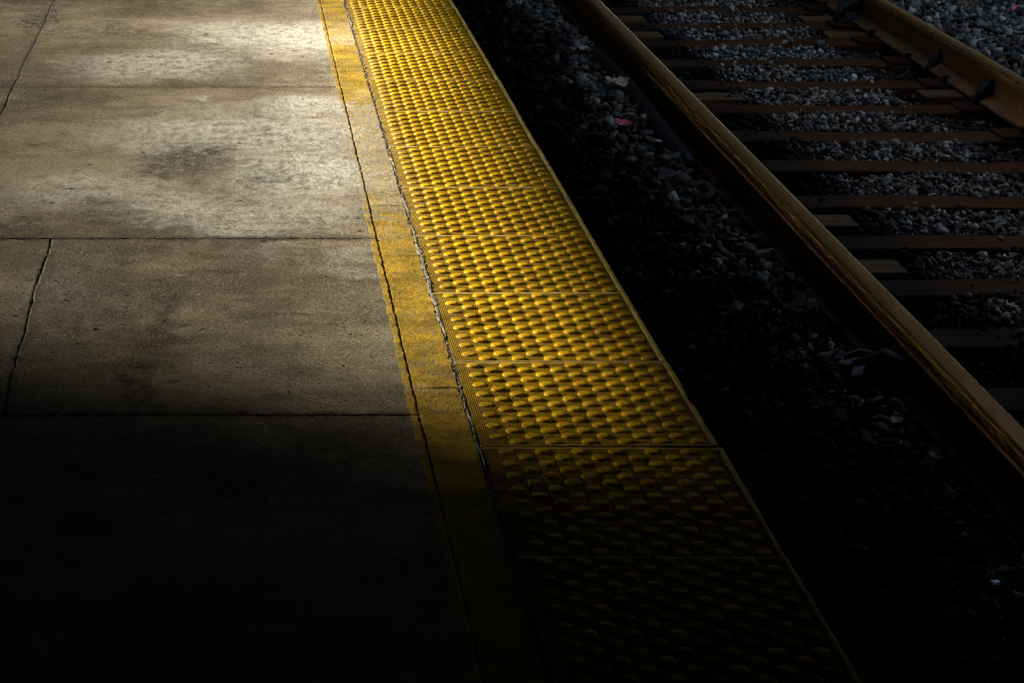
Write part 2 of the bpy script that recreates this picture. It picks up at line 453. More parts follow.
def jitter_slab(x0, x1, y0, y1, top, depth, step=0.018, amp=0.0012, chamf=0.004, seed=0, wobl=0, wobr=0):
    """slab with slightly crumbled edges and a small chamfer"""
    r = random.Random(seed)
    pts = []
    def run(ax, ay, bx, by):
        n = max(2, int(math.hypot(bx - ax, by - ay) / step))
        for i in range(n):
            t = i / n
            px, py = ax + (bx - ax) * t, ay + (by - ay) * t
            dx, dy = (by - ay), -(bx - ax)
            L = math.hypot(dx, dy)
            j = r.gauss(0, amp) + (r.random() < 0.06) * -r.uniform(0, amp * 3.5)
            ox = 0
            if ax == bx:
                a_ = wobr if ax == x1 else wobl
                ox = a_ * (math.sin(py * 3.7 + 1) + .8 * math.sin(py * 9.1) + .45 * math.sin(py * 23.3 + 2) + .18 * math.sin(py * 57.0 + 3 * math.sin(py * 5))) / 2
            pts.append((px + dx / L * j + ox, py + dy / L * j))
    run(x0, y0, x1, y0); run(x1, y0, x1, y1); run(x1, y1, x0, y1); run(x0, y1, x0, y0)
    bm = bmesh.new()
    cx, cy = (x0 + x1) / 2, (y0 + y1) / 2
    def inset(p, d):
        return (p[0] + (d if p[0] < x0 + 0.025 else -d if p[0] > x1 - 0.02 else 0), p[1] + (d if p[1] < y0 + 0.02 else -d if p[1] > y1 - 0.02 else 0))
    a = [bm.verts.new((*inset(p, chamf), top)) for p in pts]
    b = [bm.verts.new((*p, top - chamf * 0.8)) for p in pts]
    c = [bm.verts.new((*p, top - depth)) for p in pts]
    bm.faces.new(a)
    n = len(pts)
    for u, w in ((a, b), (b, c)):
        for i in range(n):
            bm.faces.new((u[i], w[i], w[(i + 1) % n], u[(i + 1) % n]))
    bm.faces.new(c[::-1])
    return bm

# platform body below the paving
bm = bmesh.new()
box(bm, -6.2, 0.93, -12, 30, -0.85, -0.16)
platform = tag(mesh_obj('platform', bm, M['concrete']), kind='structure')
g = 0.0014
yj = [pix(200, v).y for v in (415, 238.5, 86.5)]
rows = [-4.0, 0.9, 3.05, yj[0], yj[1], yj[2], yj[2] + 2.4, yj[2] + 5.0, 20.0]
k = 0
for i in range(len(rows) - 1):
    ya, yb = rows[i] + g, rows[i + 1] - g
    xl = -0.495 if rows[i + 1] <= yj[1] + 0.01 else -0.80
    dz = [0, 0, 0, 0.0, 0.0, -0.002, 0.001, 0, 0][i]
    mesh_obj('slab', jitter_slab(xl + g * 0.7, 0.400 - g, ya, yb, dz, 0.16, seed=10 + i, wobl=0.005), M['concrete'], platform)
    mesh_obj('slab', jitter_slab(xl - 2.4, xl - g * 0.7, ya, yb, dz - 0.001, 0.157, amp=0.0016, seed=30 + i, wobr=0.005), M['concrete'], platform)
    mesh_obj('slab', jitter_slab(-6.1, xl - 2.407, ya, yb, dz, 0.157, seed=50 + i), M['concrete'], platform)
# painted concrete edge band between the slabs and the tiles
bys = [-4.0, 1.9, pix(400, 387).y, pix(400, 205).y, pix(350, 20).y, 15.0, 20.0]
for i in range(len(bys) - 1):
    mesh_obj('edge_band', jitter_slab(0.400 + g * .7, 0.5005, bys[i] + 0.002, bys[i + 1] - 0.002, -0.0022, 0.158, chamf=0.0012, amp=0.0013, seed=70 + i), M['concrete'], platform)
# dirt and crumbled filler in the joints
bm = bmesh.new()
box(bm, -6.15, 0.52, -4.1, 20.1, -0.15, -0.0042)
mesh_obj('joint_filler', bm, M['dark_gap'], platform)
bm = bmesh.new()
crumb_pts = []
r = random.Random(5)
for _ in range(1500):
    y = r.uniform(3.2, 13.5)
    dens = 0.5 + 0.5 * math.sin(y * 2.3 + 1.1) * math.sin(y * 5.1)
    if r.random() > 0.25 + 0.75 * max(0, dens): continue
    x = r.gauss(0.5045, 0.004)
    s = r.uniform(0.0015, 0.0045) * (1.5 if r.random() < .08 else 1)
    mt = Matrix.Translation((x, y, -0.0015 + r.uniform(-.004, .003))) @ Matrix.Rotation(r.uniform(0, 6.28), 4, 'Z') @ Matrix.Rotation(r.uniform(0, 3), 4, 'X') @ Matrix.Diagonal((s, s * r.uniform(.6, 1.3), s * r.uniform(.5, .9), 1))
    bmesh.ops.create_icosphere(bm, subdivisions=1, radius=1.0, matrix=mt)
for v in bm.verts: v.co += Vector((r.uniform(-1, 1), r.uniform(-1, 1), r.uniform(-1, 1))) * 0.0007
tag(mesh_obj('joint_crumbs', bm, M['mortar'], platform), kind='stuff')

# smeared remains of sealant along parts of the joint
r = random.Random(8)
for (pa, pb, wmax) in ((26, 8, .007), (170, 150, .004), (215, 192, .007), (338, 225, .009), (470, 395, .004)):
    ya, yb = pix(420, pa).y, pix(420, pb).y
    n = max(6, int((yb - ya) / 0.012))
    bm = bmesh.new()
    ring = []
    for i in range(n + 1):
        y = ya + (yb - ya) * i / n
        e = min(1, 4 * min(i, n - i) / n) * (0.55 + 0.45 * math.sin(i * .7) * math.sin(i * .23 + 1))
        w = wmax * (0.25 + 0.75 * max(0, e)) * r.uniform(.75, 1.1)
        c = 0.5050 + r.gauss(0, .0008) + 0.002 * math.sin(i * .31)
        z = r.gauss(0.0012, .0009)
        ring.append([bm.verts.new(p) for p in ((c - w, y, -.008), (c - w * .6, y, z), (c + w * .5, y, z + r.gauss(0, .0006)), (c + w, y, -.008))])
    for a_, b_ in zip(ring[:-1], ring[1:]):
        for q in range(3): bm.faces.new((a_[q], b_[q], b_[q + 1], a_[q + 1]))
    bmesh.ops.recalc_face_normals(bm, faces=bm.faces)
    mesh_obj('sealant', bm, M['mortar'], platform)

# ------------------------------------------------------------------ tactile strip
strip = tag(empty('tactile_strip', (0.75, 8, 0)), 'yellow tactile warning strip of domed tiles along the platform edge', 'tactile strip')
def child(o):
    o.parent = strip
    o.matrix_parent_inverse = Matrix.Translation((-0.75, -8, 0))
    return o
TL = 0.609
y_ref = pix(600, 362.5).y
TX0 = 0.5085
COLP = 0.0371
def dome_bm(bm, x, y, z, s=1.0, seg=14):
    prof = [(0.0166, -0.0006), (0.0161, 0.0019), (0.0150, 0.0039), (0.0126, 0.0050), (0.0080, 0.0053)]
    rings = []
    for (rr, zz) in prof:
        rings.append([bm.verts.new((x + rr * s * math.cos(2 * math.pi * q / seg), y + rr * s * math.sin(2 * math.pi * q / seg), z + zz * s)) for q in range(seg)])
    top = bm.verts.new((x, y, z + 0.0054 * s))
    for a, b in zip(rings[:-1], rings[1:]):
        for q in range(seg):
            bm.faces.new((a[q], a[(q + 1) % seg], b[(q + 1) % seg], b[q]))
    for q in range(seg):
        bm.faces.new((rings[-1][q], rings[-1][(q + 1) % seg], top))
bm = bmesh.new(); dome_bm(bm, 0, 0, 0)
dome_proto = mesh_obj('dome', bm, M['dome'], smooth=True)
dome_me = dome_proto.data
bpy.data.objects.remove(dome_proto)
tiles = []
r = random.Random(21)
dome_list = []
for ti in range(-4, 15):
    y0 = y_ref + ti * TL
    dx = {-3: 0.012, -2: 0.012, -1: 0.003, 0: 0.0, -4: 0.010}.get(ti, r.uniform(-0.0012, 0.0012))
    dz = {-1: 0.001, -2: -0.004, -3: -0.004}.get(ti, r.uniform(-0.0012, 0.0012))
    tilt = {-1: -0.006, -2: 0.010}.get(ti, r.uniform(-0.003, 0.003))
    tilty = r.uniform(-0.004, 0.004)
    x0, x1 = TX0 + dx * 0.3, EDGE_X + dx
    Mx = Matrix.Translation(((x0 + x1) / 2, y0 + TL / 2, dz)) @ Matrix.Rotation(tilt, 4, 'X') @ Matrix.Rotation(tilty, 4, 'Y')
    hw, hl = (x1 - x0) / 2, TL / 2 - 0.0012
    # the panel
    bm = bmesh.new()
    box(bm, -hw + 0.001, hw - 0.0145, -hl + 0.001, hl - 0.001, -0.03, 0.0)
    t = mesh_obj('tile', bm, M['tile'], strip)
    t.matrix_parent_inverse = Matrix.Translation((-0.75, -8, 0))
    t.matrix_basis = Mx
    # raised rims: far, near, and the nosing at the track side
    bm = bmesh.new()
    def rim_bar(xa, xb, ya, yb, h, nose=False):
        n = max(2, int(max(xb - xa, yb - ya) / 0.03))
        alongx = (xb - xa) > (yb - ya)
        ring = []
        for i in range(n + 1):
            tt = i / n
            j1, j2, j3 = r.gauss(0, 0.0003), r.gauss(0, 0.0004), r.gauss(0, 0.0002)
            if alongx:
                x = xa + (xb - xa) * tt
                q = [(x, ya + j1, -0.03), (x, ya + j1, h * .45 + j3), (x, ya + (yb - ya) * .3 + j1, h + j3), (x, ya + (yb - ya) * .7 + j2, h + j3), (x, yb + j2, h * .45 + j3), (x, yb + j2, -0.03)]
            else:
                y = ya + (yb - ya) * tt
                notch = 0.010 * math.exp(-((y - 0.015) / 0.016) ** 2) if (nose and ti == -1) else 0
                if nose and r.random() < .03: notch += r.uniform(0, 0.002)
                q = [(xa + j1, y, -0.03), (xa + j1, y, h * .45 + j3), (xa + .003 + j1, y, h + j3), (xb - .004 + j2 - notch, y, h + j3 - notch * .2), (xb + j2 - notch, y, h - .004), (xb + j2 - notch * .8, y, -0.05 if nose else -0.03)]
            ring.append([bm.verts.new(p) for p in q])
        for i in range(n):
            for q in range(5):
                f = (ring[i][q], ring[i + 1][q], ring[i + 1][q + 1], ring[i][q + 1])
                bm.faces.new(f if not alongx else f[::-1])
        bm.faces.new(ring[0] if not alongx else ring[0][::-1]); bm.faces.new(ring[-1][::-1] if not alongx else ring[-1])
    rim_bar(-hw, hw - 0.0135, hl - 0.010, hl, 0.0024)
    rim_bar(-hw, hw - 0.0135, -hl, -hl + 0.007, 0.0020)
    rim_bar(hw - 0.013, hw, -hl, hl, 0.0032, nose=True)
    bmesh.ops.recalc_face_normals(bm, faces=bm.faces)
    rm = mesh_obj('rim', bm, M['rim'], t)
    # dome positions: sixteen staggered rows
    for row in range(16):
        ly = hl - 0.0245 - row * COLP
        for c in range(7):
            lx = hw - 0.0205 - 0.0185 - (c * 2 + (1 - row % 2)) * COLP
            if lx < -hw + 0.018: continue
            dome_list.append((t, Mx, lx, ly))
def proj(p):
    v = Vector(p) - Vector((0, 0, CAM_H))
    c, s = math.cos(PITCH), math.sin(PITCH)
    zc = v.y * c - v.z * s
    return CX + F_PX * v.x / zc, CY - F_PX * (v.y * s + v.z * c) / zc, zc
vis = []
for i, (t, Mx, lx, ly) in enumerate(dome_list):
    u, v, zc = proj(Mx @ Vector((lx, ly, 0)))
    vis.append((not (0 < u < 1024 and 0 < v < 690), zc, i))
vis.sort()
single = {i for _, _, i in vis[:300]}
bm = bmesh.new()
buf_v, buf_f = [], []
pv = np.array([v.co[:] for v in dome_me.vertices]); pf = [tuple(p.vertices) for p in dome_me.polygons]
nb = 0
for i, (t, Mx, lx, ly) in enumerate(dome_list):
    s = r.uniform(0.95, 1.03)
    wear = 0.65 if (lx < -0.20 and r.random() < .5) else r.uniform(.88, 1.05)
    if i in single:
        o = bpy.data.objects.new('dome', dome_me)
        link(o, t)
        o.location = (lx, ly, 0); o.scale = (s, s, wear)
    else:
        P = (pv * np.array((s, s, wear)) + np.array((lx, ly, 0)))
        A = np.array(Mx)
        buf_v.append(P @ A[:3, :3].T + A[:3, 3])
        buf_f.extend([tuple(q + nb for q in f) for f in pf])
        nb += len(P)
bm.free()
me = bpy.data.meshes.new('dome')
me.from_pydata(np.vstack(buf_v).tolist(), [], buf_f)
me.materials.append(M['dome'])
me.polygons.foreach_set('use_smooth', [True] * len(me.polygons))
o = child(link(bpy.data.objects.new('domes_beyond', me)))
tag(o, kind='stuff')

# ------------------------------------------------------------------ track
GN = 1.936                      # gauge face of the near rail
GAUGE = 1.435
TCX = GN + GAUGE / 2
track = tag(empty('railway_track', (TCX, 8, TIE_Z)), 'rusty two-rail railway track on brown timber sleepers beside the platform', 'track')
inv = Matrix.Translation((-TCX, -8, -TIE_Z))
def tchild(o):
    o.parent = track; o.matrix_parent_inverse = inv
    return o
half = [(0.0, 0.0), (0.020, -0.0006), (0.0285, -0.0028), (0.0330, -0.0075), (0.0345, -0.014), (0.0348, -0.034), (0.031, -0.039), (0.014, -0.046), (0.0095, -0.055),
        (0.0083, -0.085), (0.0090, -0.118), (0.013, -0.131), (0.030, -0.142), (0.066, -0.1545), (0.070, -0.158), (0.070, -0.168)]
def rail_bm(xc):
    prof = [(x, z) for x, z in half] + [(-x, z) for x, z in half[::-1] if x > 0]
    bm = bmesh.new()
    ys = [-3 + 0.5 * i for i in range(70)]
    rings = [[bm.verts.new((xc + x, y, RAIL_Z + z)) for x, z in prof] for y in ys]
    n = len(prof)
    for i in range(len(ys) - 1):
        for q in range(n):
            f = bm.faces.new((rings[i][q], rings[i + 1][q], rings[i + 1][(q + 1) % n], rings[i][(q + 1) % n]))
            f.smooth = True
    bm.faces.new(rings[0]); bm.faces.new(rings[-1][::-1])
    bmesh.ops.recalc_face_normals(bm, faces=bm.faces)
    for e in bm.edges:
        if len(e.link_faces) == 2 and e.calc_face_angle(0) > 0.7: e.smooth = False
    return bm
for xc in (GN - 0.0345, GN + GAUGE + 0.0345):
    o = mesh_obj('rail', rail_bm(xc), M['rail']); tchild(o)
    for p in o.data.polygons: p.use_smooth = True
XC = (GN - 0.0345, GN + GAUGE + 0.0345)
tie_rows = [9, 25, 42, 62, 85, 108, 135.7, 166, 200.7, 241.8, 286, 337]
ty = [pix(900, v, TIE_Z).y for v in tie_rows]
sp = (ty[0] - ty[-1]) / 11
tie_y = [ty[-1] - sp * i for i in range(5, 0, -1)] + ty[::-1] + [ty[0] + sp * i for i in range(1, 12)]
# shared small meshes
bm = bmesh.new(); box(bm, -0.18, 0.18, -0.098, 0.098, 0, 0.0165, 0.003)
pl = mesh_obj('tie_plate', bm, M['plate']); plate_me = pl.data; bpy.data.objects.remove(pl)
bm = bmesh.new(); box(bm, -0.008, 0.008, -0.008, 0.008, -0.05, 0.022); box(bm, -0.018, 0.013, -0.014, 0.014, 0.0225, 0.033, 0.004)
pl = mesh_obj('spike', bm, M['plate']); spike_me = pl.data; bpy.data.objects.remove(pl)
r = random.Random(3)
for y in tie_y:
    bm = bmesh.new()
    w = r.uniform(0.094, 0.104); rz = r.gauss(0, 0.006)
    box(bm, -1.295, 1.295, -w, w, -0.18, 0, 0.008)
    bmesh.ops.subdivide_edges(bm, edges=[e for e in bm.edges if e.calc_length() > 1.0], cuts=24)
    for v in bm.verts:
        v.co.z += 0.004 * math.sin(v.co.x * 5 + y) + r.gauss(0, 0.0012); v.co.y += r.gauss(0, 0.0016)
    o = mesh_obj('sleeper', bm, M['tie']); tchild(o)
    o.location = (TCX + r.uniform(-.02, .02), y, TIE_Z + r.uniform(-.004, .002)); o.rotation_euler.z = rz
    for j, xc in enumerate(XC):
        p = link(bpy.data.objects.new('tie_plate', plate_me), o)
        p.location = (xc - o.location.x, 0, 0.0005)
        if 3.5 < y < 15:
            for sx in (-1, 1):
                s_ = link(bpy.data.objects.new('spike', spike_me), o)
                s_.location = (xc - o.location.x + sx * 0.083, r.choice((-.05, .05)), 0.017 + r.uniform(0, .006))
                if sx > 0: s_.scale.x = 1
                else: s_.rotation_euler.z = math.pi
# bare timber boards lying in the cribs under the rails
board_info = [(1, 632, 18), (1, 652, 34), (1, 722, 96), (1, 842, 220), (1, 888, 266), (2, 822, 18.5), (2, 848, 34), (2, 948, 93)]
words = ['farthest', 'second farthest', 'middle', 'second nearest', 'nearest']
BZ = -0.437
cnt = {1: 0, 2: 0}
for side, px, py in board_info:
    c = pix(px, py, BZ)
    if side == 1: xa, xb = XC[0] - r.uniform(.0, .03), pix(px + {632: 12, 652: 9, 722: 20, 842: 12, 888: 14}[px], py, BZ).x
    else: xa, xb = pix({822: 801, 848: 826, 948: 920}[px], py, BZ).x, XC[1] + r.uniform(.10, .16)
    bm = bmesh.new(); box(bm, xa - c.x, xb - c.x, -0.088, 0.088, -0.045, 0, 0.003)
    o = mesh_obj('timber_board', bm, M['plank'], loc=(c.x, c.y, BZ))
    o.rotation_euler.z = r.gauss(0, 0.012)
    cnt[side] += 1
    w = words[cnt[side] - 1] if side == 1 else ['farthest', 'middle', 'nearest'][cnt[side] - 1]
    tag(o, 'pale timber board under the %s rail, %s of its row' % ('near' if side == 1 else 'far', w), 'board', 'timber boards laid between sleepers')

# ------------------------------------------------------------------ ballast
tie_arr = np.array(tie_y)
brd = np.array([(1 if s == 1 else 2, pix(px, py, BZ).y) for s, px, py in board_info])
def hnoise(x, y):
    return (np.sin(x * 3.1 + y * 1.7) + np.sin(x * 7.3 - y * 4.1 + 1.3) + np.sin(y * 9.7 + x * 2.2 + .5) + np.sin(x * 13.0 + y * 11.0)) * 0.25
def zb(x, y):
    z = np.full_like(x, -0.455)
    left = x < 1.80
    z = np.where(left, -0.413 - 0.22 * np.clip((1.37 - x) / 0.35, 0, 1), z)
    ins = (x > 1.97) & (x < 2.30)
    z = np.where(ins, z - 0.05 * np.clip((2.30 - x) / 0.2, 0, 1), z)
    ins2 = (x > 3.05) & (x < 3.34)
    z = np.where(ins2, z - 0.03 * np.clip((x - 3.05) / 0.15, 0, 1), z)
    right = x > 3.44
    z = np.where(right, -0.432 + 0.05 * np.clip((x - 3.5) / 0.4, 0, 1), z)
    return z + hnoise(x, y) * 0.014
# bed below the stones
bm = bmesh.new()
xs = np.arange(0.935, 8.01, 0.15); ys = np.arange(2.0, 24.01, 0.25)
gx, gy = np.meshgrid(xs, ys)
gz = zb(gx, gy) - 0.045 + 0.034 * np.clip((1.62 - gx) / 0.25, 0, 1)  # bed raised toward the platform so dark soil stands in for shade
vv = [[bm.verts.new((gx[i, j], gy[i, j], gz[i, j] if abs(gx[i, j] - TCX) > 1.35 else min(gz[i, j], TIE_Z - 0.06))) for j in range(len(xs))] for i in range(len(ys))]
for i in range(len(ys) - 1):
    for j in range(len(xs) - 1):
        bm.faces.new((vv[i][j], vv[i][j + 1], vv[i + 1][j + 1], vv[i + 1][j]))
bed = tag(mesh_obj('ballast_bed', bm, M['soil'], smooth=True), kind='structure')
# stone shapes
shapes = []
r = random.Random(17)
for k in range(14):
    bm = bmesh.new()
    for _ in range(r.choice((8, 9, 10, 11))):
        d = Vector((r.gauss(0, 1), r.gauss(0, 1), r.gauss(0, 1))).normalized()
        d = Vector((d.x * 1.0, d.y * r.uniform(.62, .95), d.z * r.uniform(.45, .75)))
        bm.verts.new(d * r.uniform(.80, 1.18))
    res = bmesh.ops.convex_hull(bm, input=bm.verts)
    dead = [e for e in res['geom_interior'] + res['geom_unused'] if isinstance(e, bmesh.types.BMVert)]
    if dead: bmesh.ops.delete(bm, geom=list(set(dead)), context='VERTS')
    bmesh.ops.triangulate(bm, faces=bm.faces)
    bmesh.ops.recalc_face_normals(bm, faces=bm.faces)
    bm.verts.index_update()
    V = np.array([v.co[:] for v in bm.verts]); Fc = np.array([[v.index for v in f.verts] for f in bm.faces])
    me = bpy.data.meshes.new('stone'); bm.to_mesh(me); me.materials.append(M['stone'])
    shapes.append((V, Fc, me)); bm.free()
# places
def scatter(spacing, y0, y1):
    xs = np.arange(1.0, 7.0, spacing); ys = np.arange(y0, y1, spacing)
    x, y = np.meshgrid(xs, ys)
    x = (x + rng.uniform(-.5, .5, x.shape) * spacing * 1.1).ravel(); y = (y + rng.uniform(-.5, .5, y.shape) * spacing * 1.1).ravel()
    k = x < 0.40 * y + 0.35
    return x[k], y[k]
L1 = scatter(0.040, 3.4, 16.0); L2 = scatter(0.047, 3.4, 16.0); L3 = scatter(0.16, 3.4, 16.0); L4 = scatter(0.036, 3.4, 16.0)
kk = (L4[0] > 1.97) & (L4[0] < 3.34); L4 = (L4[0][kk], L4[1][kk])
X = np.concatenate([L1[0], L2[0], L3[0], L4[0]]); Y = np.concatenate([L1[1], L2[1], L3[1], L4[1]])
lay = np.concatenate([np.zeros(len(L1[0])), np.ones(len(L2[0])), np.full(len(L3[0]), 2), np.ones(len(L4[0]))])
R = np.clip(rng.lognormal(math.log(0.0255), 0.30, len(X)), 0.012, 0.046)
R = np.where(lay == 2, R * 1.15, R)
R = np.where((X < 1.80), R * 1.12, R)
R = np.where((X > 1.97) & (X < 3.34), R * 0.60, R)
Z = zb(X, Y) + np.where(lay == 0, -0.022, np.where(lay == 1, 0.0, 0.016)) + rng.normal(0, 0.006, len(X))
dt = np.abs(Y[:, None] - tie_arr[None, :]).min(1)
on_tie = (dt < 0.098 + R * 0.40) & (X > 1.36) & (X < 3.96)
blockz = np.where(on_tie & (Z - R * 0.5 < TIE_Z), 1, 0)
# rails, feet and boards push stones aside
for xc in XC: blockz |= (np.abs(X - xc) < 0.078 + R * 0.5)
for s, yy in brd:
    xlo, xhi = (1.88, 2.22) if s == 1 else (3.05, 3.60)
    blockz |= (np.abs(Y - yy) < 0.115 + R * .5) & (X > xlo) & (X < xhi)
blockz |= X - R < EDGE_X - 0.05
stray = (on_tie) & (rng.random(len(X)) < 0.012) & (lay == 1) & (np.abs(X - XC[0]) > .12) & (np.abs(X - XC[1]) > .12)
Z = np.where(stray, TIE_Z + R * 0.5, Z)
keep = (blockz == 0) | stray
X, Y, Z, R, lay = X[keep], Y[keep], Z[keep], R[keep], lay[keep]
N = len(X)
q = rng.normal(size=(N, 4)); q[:, 1:3] *= 0.45; q /= np.linalg.norm(q, axis=1)[:, None]
w_, x_, y_, z_ = q.T
RM = np.empty((N, 3, 3))
RM[:, 0, 0] = 1 - 2 * (y_ * y_ + z_ * z_); RM[:, 0, 1] = 2 * (x_ * y_ - w_ * z_); RM[:, 0, 2] = 2 * (x_ * z_ + w_ * y_)
RM[:, 1, 0] = 2 * (x_ * y_ + w_ * z_); RM[:, 1, 1] = 1 - 2 * (x_ * x_ + z_ * z_); RM[:, 1, 2] = 2 * (y_ * z_ - w_ * x_)
RM[:, 2, 0] = 2 * (x_ * z_ - w_ * y_); RM[:, 2, 1] = 2 * (y_ * z_ + w_ * x_); RM[:, 2, 2] = 1 - 2 * (x_ * x_ + y_ * y_)
sid = rng.integers(0, len(shapes), N)
# the 300 that show largest are stones of their own
cth, sth = math.cos(PITCH), math.sin(PITCH)
zc = Y * cth - (Z - CAM_H) * sth
u = CX + F_PX * X / zc; v = CY - F_PX * (Y * sth + (Z - CAM_H) * cth) / zc
inview = (u > 0) & (u < 1024) & (v > 0) & (v < 683) & (lay >= 1) & (X > 1.08)
app = np.where(inview, R / zc, 0)
big = set(np.argsort(-app)[:300].tolist())
Vs, Fs = [], []
base = 0
bigmask = np.zeros(N, bool); bigmask[list(big)] = True
for k, (V, Fc, me) in enumerate(shapes):
    idx = np.where((sid == k) & ~bigmask)[0]
    W = np.einsum('nij,vj->nvi', RM[idx], V) * R[idx][:, None, None] + np.stack([X[idx], Y[idx], Z[idx]], 1)[:, None, :]
    Vs.append(W.reshape(-1, 3))
    Fs.append((Fc[None] + (np.arange(len(idx)) * len(V))[:, None, None] + base).reshape(-1, 3))
    base += len(idx) * len(V)
VA = np.vstack(Vs).astype(np.float32); FA = np.vstack(Fs).astype(np.int32)
me = bpy.data.meshes.new('ballast_stones')
me.vertices.add(len(VA)); me.vertices.foreach_set('co', VA.ravel())
me.loops.add(FA.size); me.loops.foreach_set('vertex_index', FA.ravel())
me.polygons.add(len(FA)); me.polygons.foreach_set('loop_start', np.arange(0, FA.size, 3, dtype=np.int32))
me.update(calc_edges=True); me.validate()
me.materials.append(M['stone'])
tag(link(bpy.data.objects.new('ballast_stones', me), bed), kind='stuff')
for i in big:
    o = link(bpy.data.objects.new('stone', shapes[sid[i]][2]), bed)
    mt = Matrix(RM[i].tolist()).to_4x4()
    o.matrix_basis = Matrix.Translation((X[i], Y[i], Z[i])) @ mt @ Matrix.Scale(R[i], 4)
print('stones', N, 'tris', len(FA))

def ground_z(x, y):
    return float(zb(np.array([x]), np.array([y]))[0])

# ------------------------------------------------------------------ things on the ballast
ZG = -0.40
a, b = pix(593, 50, ZG), pix(694, 166, ZG)
pts = [a.lerp(b, t) + Vector((0.012 * math.sin(t * 5), 0, 0.012 * math.sin(t * 3.1) - 0.004)) for t in [i / 16 for i in range(17)]]
bm = bmesh.new(); tube(bm, pts, [0.030] + [0.033] * 15 + [0.030], 14)
o = mesh_obj('rubber_hose', bm, M['rubber'], smooth=True)
tag(o, 'black rubber hose lying on the ballast alongside the near rail', 'hose')

def leaf_bm(size, lobes=5, curl=0.25, seed=0):
    r = random.Random(seed)
    bm = bmesh.new()
    n = lobes * 4
    top, bot = [], []
    for i in range(n):
        a = 2 * math.pi * i / n
        rad = size * (0.55 + 0.45 * abs(math.sin(lobes * a / 2 + .4))) * r.uniform(.8, 1.1)
        x, y = rad * math.cos(a) * 1.25, rad * math.sin(a) * 0.8
        z = curl * (x * x + y * y) / size + r.uniform(-.06, .06) * size
        top.append(bm.verts.new((x, y, z))); bot.append(bm.verts.new((x, y, z - 0.0009)))
    ct, cb = bm.verts.new((0, 0, 0.001)), bm.verts.new((0, 0, -0.0005))
    for i in range(n):
        j = (i + 1) % n
        bm.faces.new((top[i], top[j], ct)); bm.faces.new((bot[j], bot[i], cb)); bm.faces.new((top[i], bot[i], bot[j], top[j]))
    tube(bm, [(size * .9, 0, 0.002), (size * 1.4, .1 * size, .004), (size * 1.9, .05 * size, .012)], 0.0011, 5)
    return bm
def litter(name, px, py, mat, size, label, cat, rot=(0, 0, 0), z=None, lobes=5, curl=.25, seed=0, group=None):
    zz = -0.372 if z is None else z
    p = pix(px, py, zz)
    o = mesh_obj(name, leaf_bm(size, lobes, curl, seed), M[mat], loc=p)
    o.rotation_euler = rot
    tag(o, label, cat, group)
    return o
GL = 'fallen leaves on the ballast'
litter('leaf', 611, 80, 'leaf', 0.034, 'small tan dry leaf left of the larger one by the hose', 'leaf', (0.35, 0.2, 0.4), seed=1, group=GL)
litter('leaf', 621, 85, 'leaf', 0.046, 'larger curled tan leaf between the hose and the ballast stones', 'leaf', (0.35, -0.2, 0.9), seed=2, group=GL, lobes=3, curl=.5)
litter('leaf', 583, 48, 'leaf', 0.022, 'tan leaf scrap at the far end of the black hose', 'leaf', (0.5, 0, 0), seed=3, group=GL)
litter('leaf', 624, 123, 'redleaf', 0.036, 'red leaf on the ballast between platform and near rail', 'leaf', (0.35, 0.1, -0.5), seed=4, group=GL)
litter('leaf', 1015, 9, 'redleaf', 0.030, 'red leaf on the ballast beyond the far rail', 'leaf', (0.8, 0, 0.4), z=-0.365, seed=5, group=GL)
litter('leaf', 895, 420, 'leaf', 0.020, 'pale tan leaf beside the near rail below the crumpled wrapper', 'leaf', (0.4, 0, 0.2), seed=6, group=GL)
litter('leaf', 932, 455, 'leaf', 0.016, 'pale tan leaf scrap near the rail below the cable clamp', 'leaf', (0.5, .2, 0.8), seed=8, group=GL)

# crumpled wrapper and its white scrap
def crumple(name, px, py, z, mat, size, label, cat, seed):
    r = random.Random(seed)
    bm = bmesh.new()
    bmesh.ops.create_icosphere(bm, subdivisions=2, radius=1.0)
    for v in bm.verts:
        v.co = Vector((v.co.x * size[0], v.co.y * size[1], v.co.z * size[2])) * r.uniform(.55, 1.15)
    o = mesh_obj(name, bm, M[mat], loc=pix(px, py, z))
    o.rotation_euler = (.2, .1, r.uniform(-.5, .5))
    return tag(o, label, cat)
w = crumple('wrapper', 848, 364, -0.395, 'navy', (0.050, 0.05, 0.025), 'crumpled dark blue wrapper on the ballast by the near rail', 'wrapper', 2)
bm = bmesh.new(); box(bm, -0.015, 0.015, -0.020, 0.020, 0, 0.0012)
for v in bm.verts: v.co.z += v.co.y * v.co.x * 8
o = mesh_obj('paper_tag', bm, M['paper'], loc=pix(858, 371, -0.365)); o.rotation_euler = (.55, -.1, -.55)
tag(o, 'small white printed paper tag on the crumpled wrapper', 'paper')
bm = bmesh.new()
for i in range(4): box(bm, -0.012, 0.012 - 0.004 * (i % 2), -0.018 + i * .011, -0.013 + i * .011, 0.0014, 0.0018)
for v in bm.verts: v.co.z += v.co.y * v.co.x * 8
mesh_obj('printed_line', bm, M['navy'], o)
p = pix(872, 363, -0.37)
bm = bmesh.new(); tube(bm, [(-.075, .02, .012), (-.03, .03, .022), (.02, .015, .018), (.06, -.02, .004)], [.010, .013, .012, .007], 8)
o = mesh_obj('wood_chip', bm, M['straw'], loc=p); tag(o, 'tan splintered wood chip beside the crumpled wrapper', 'wood chip')
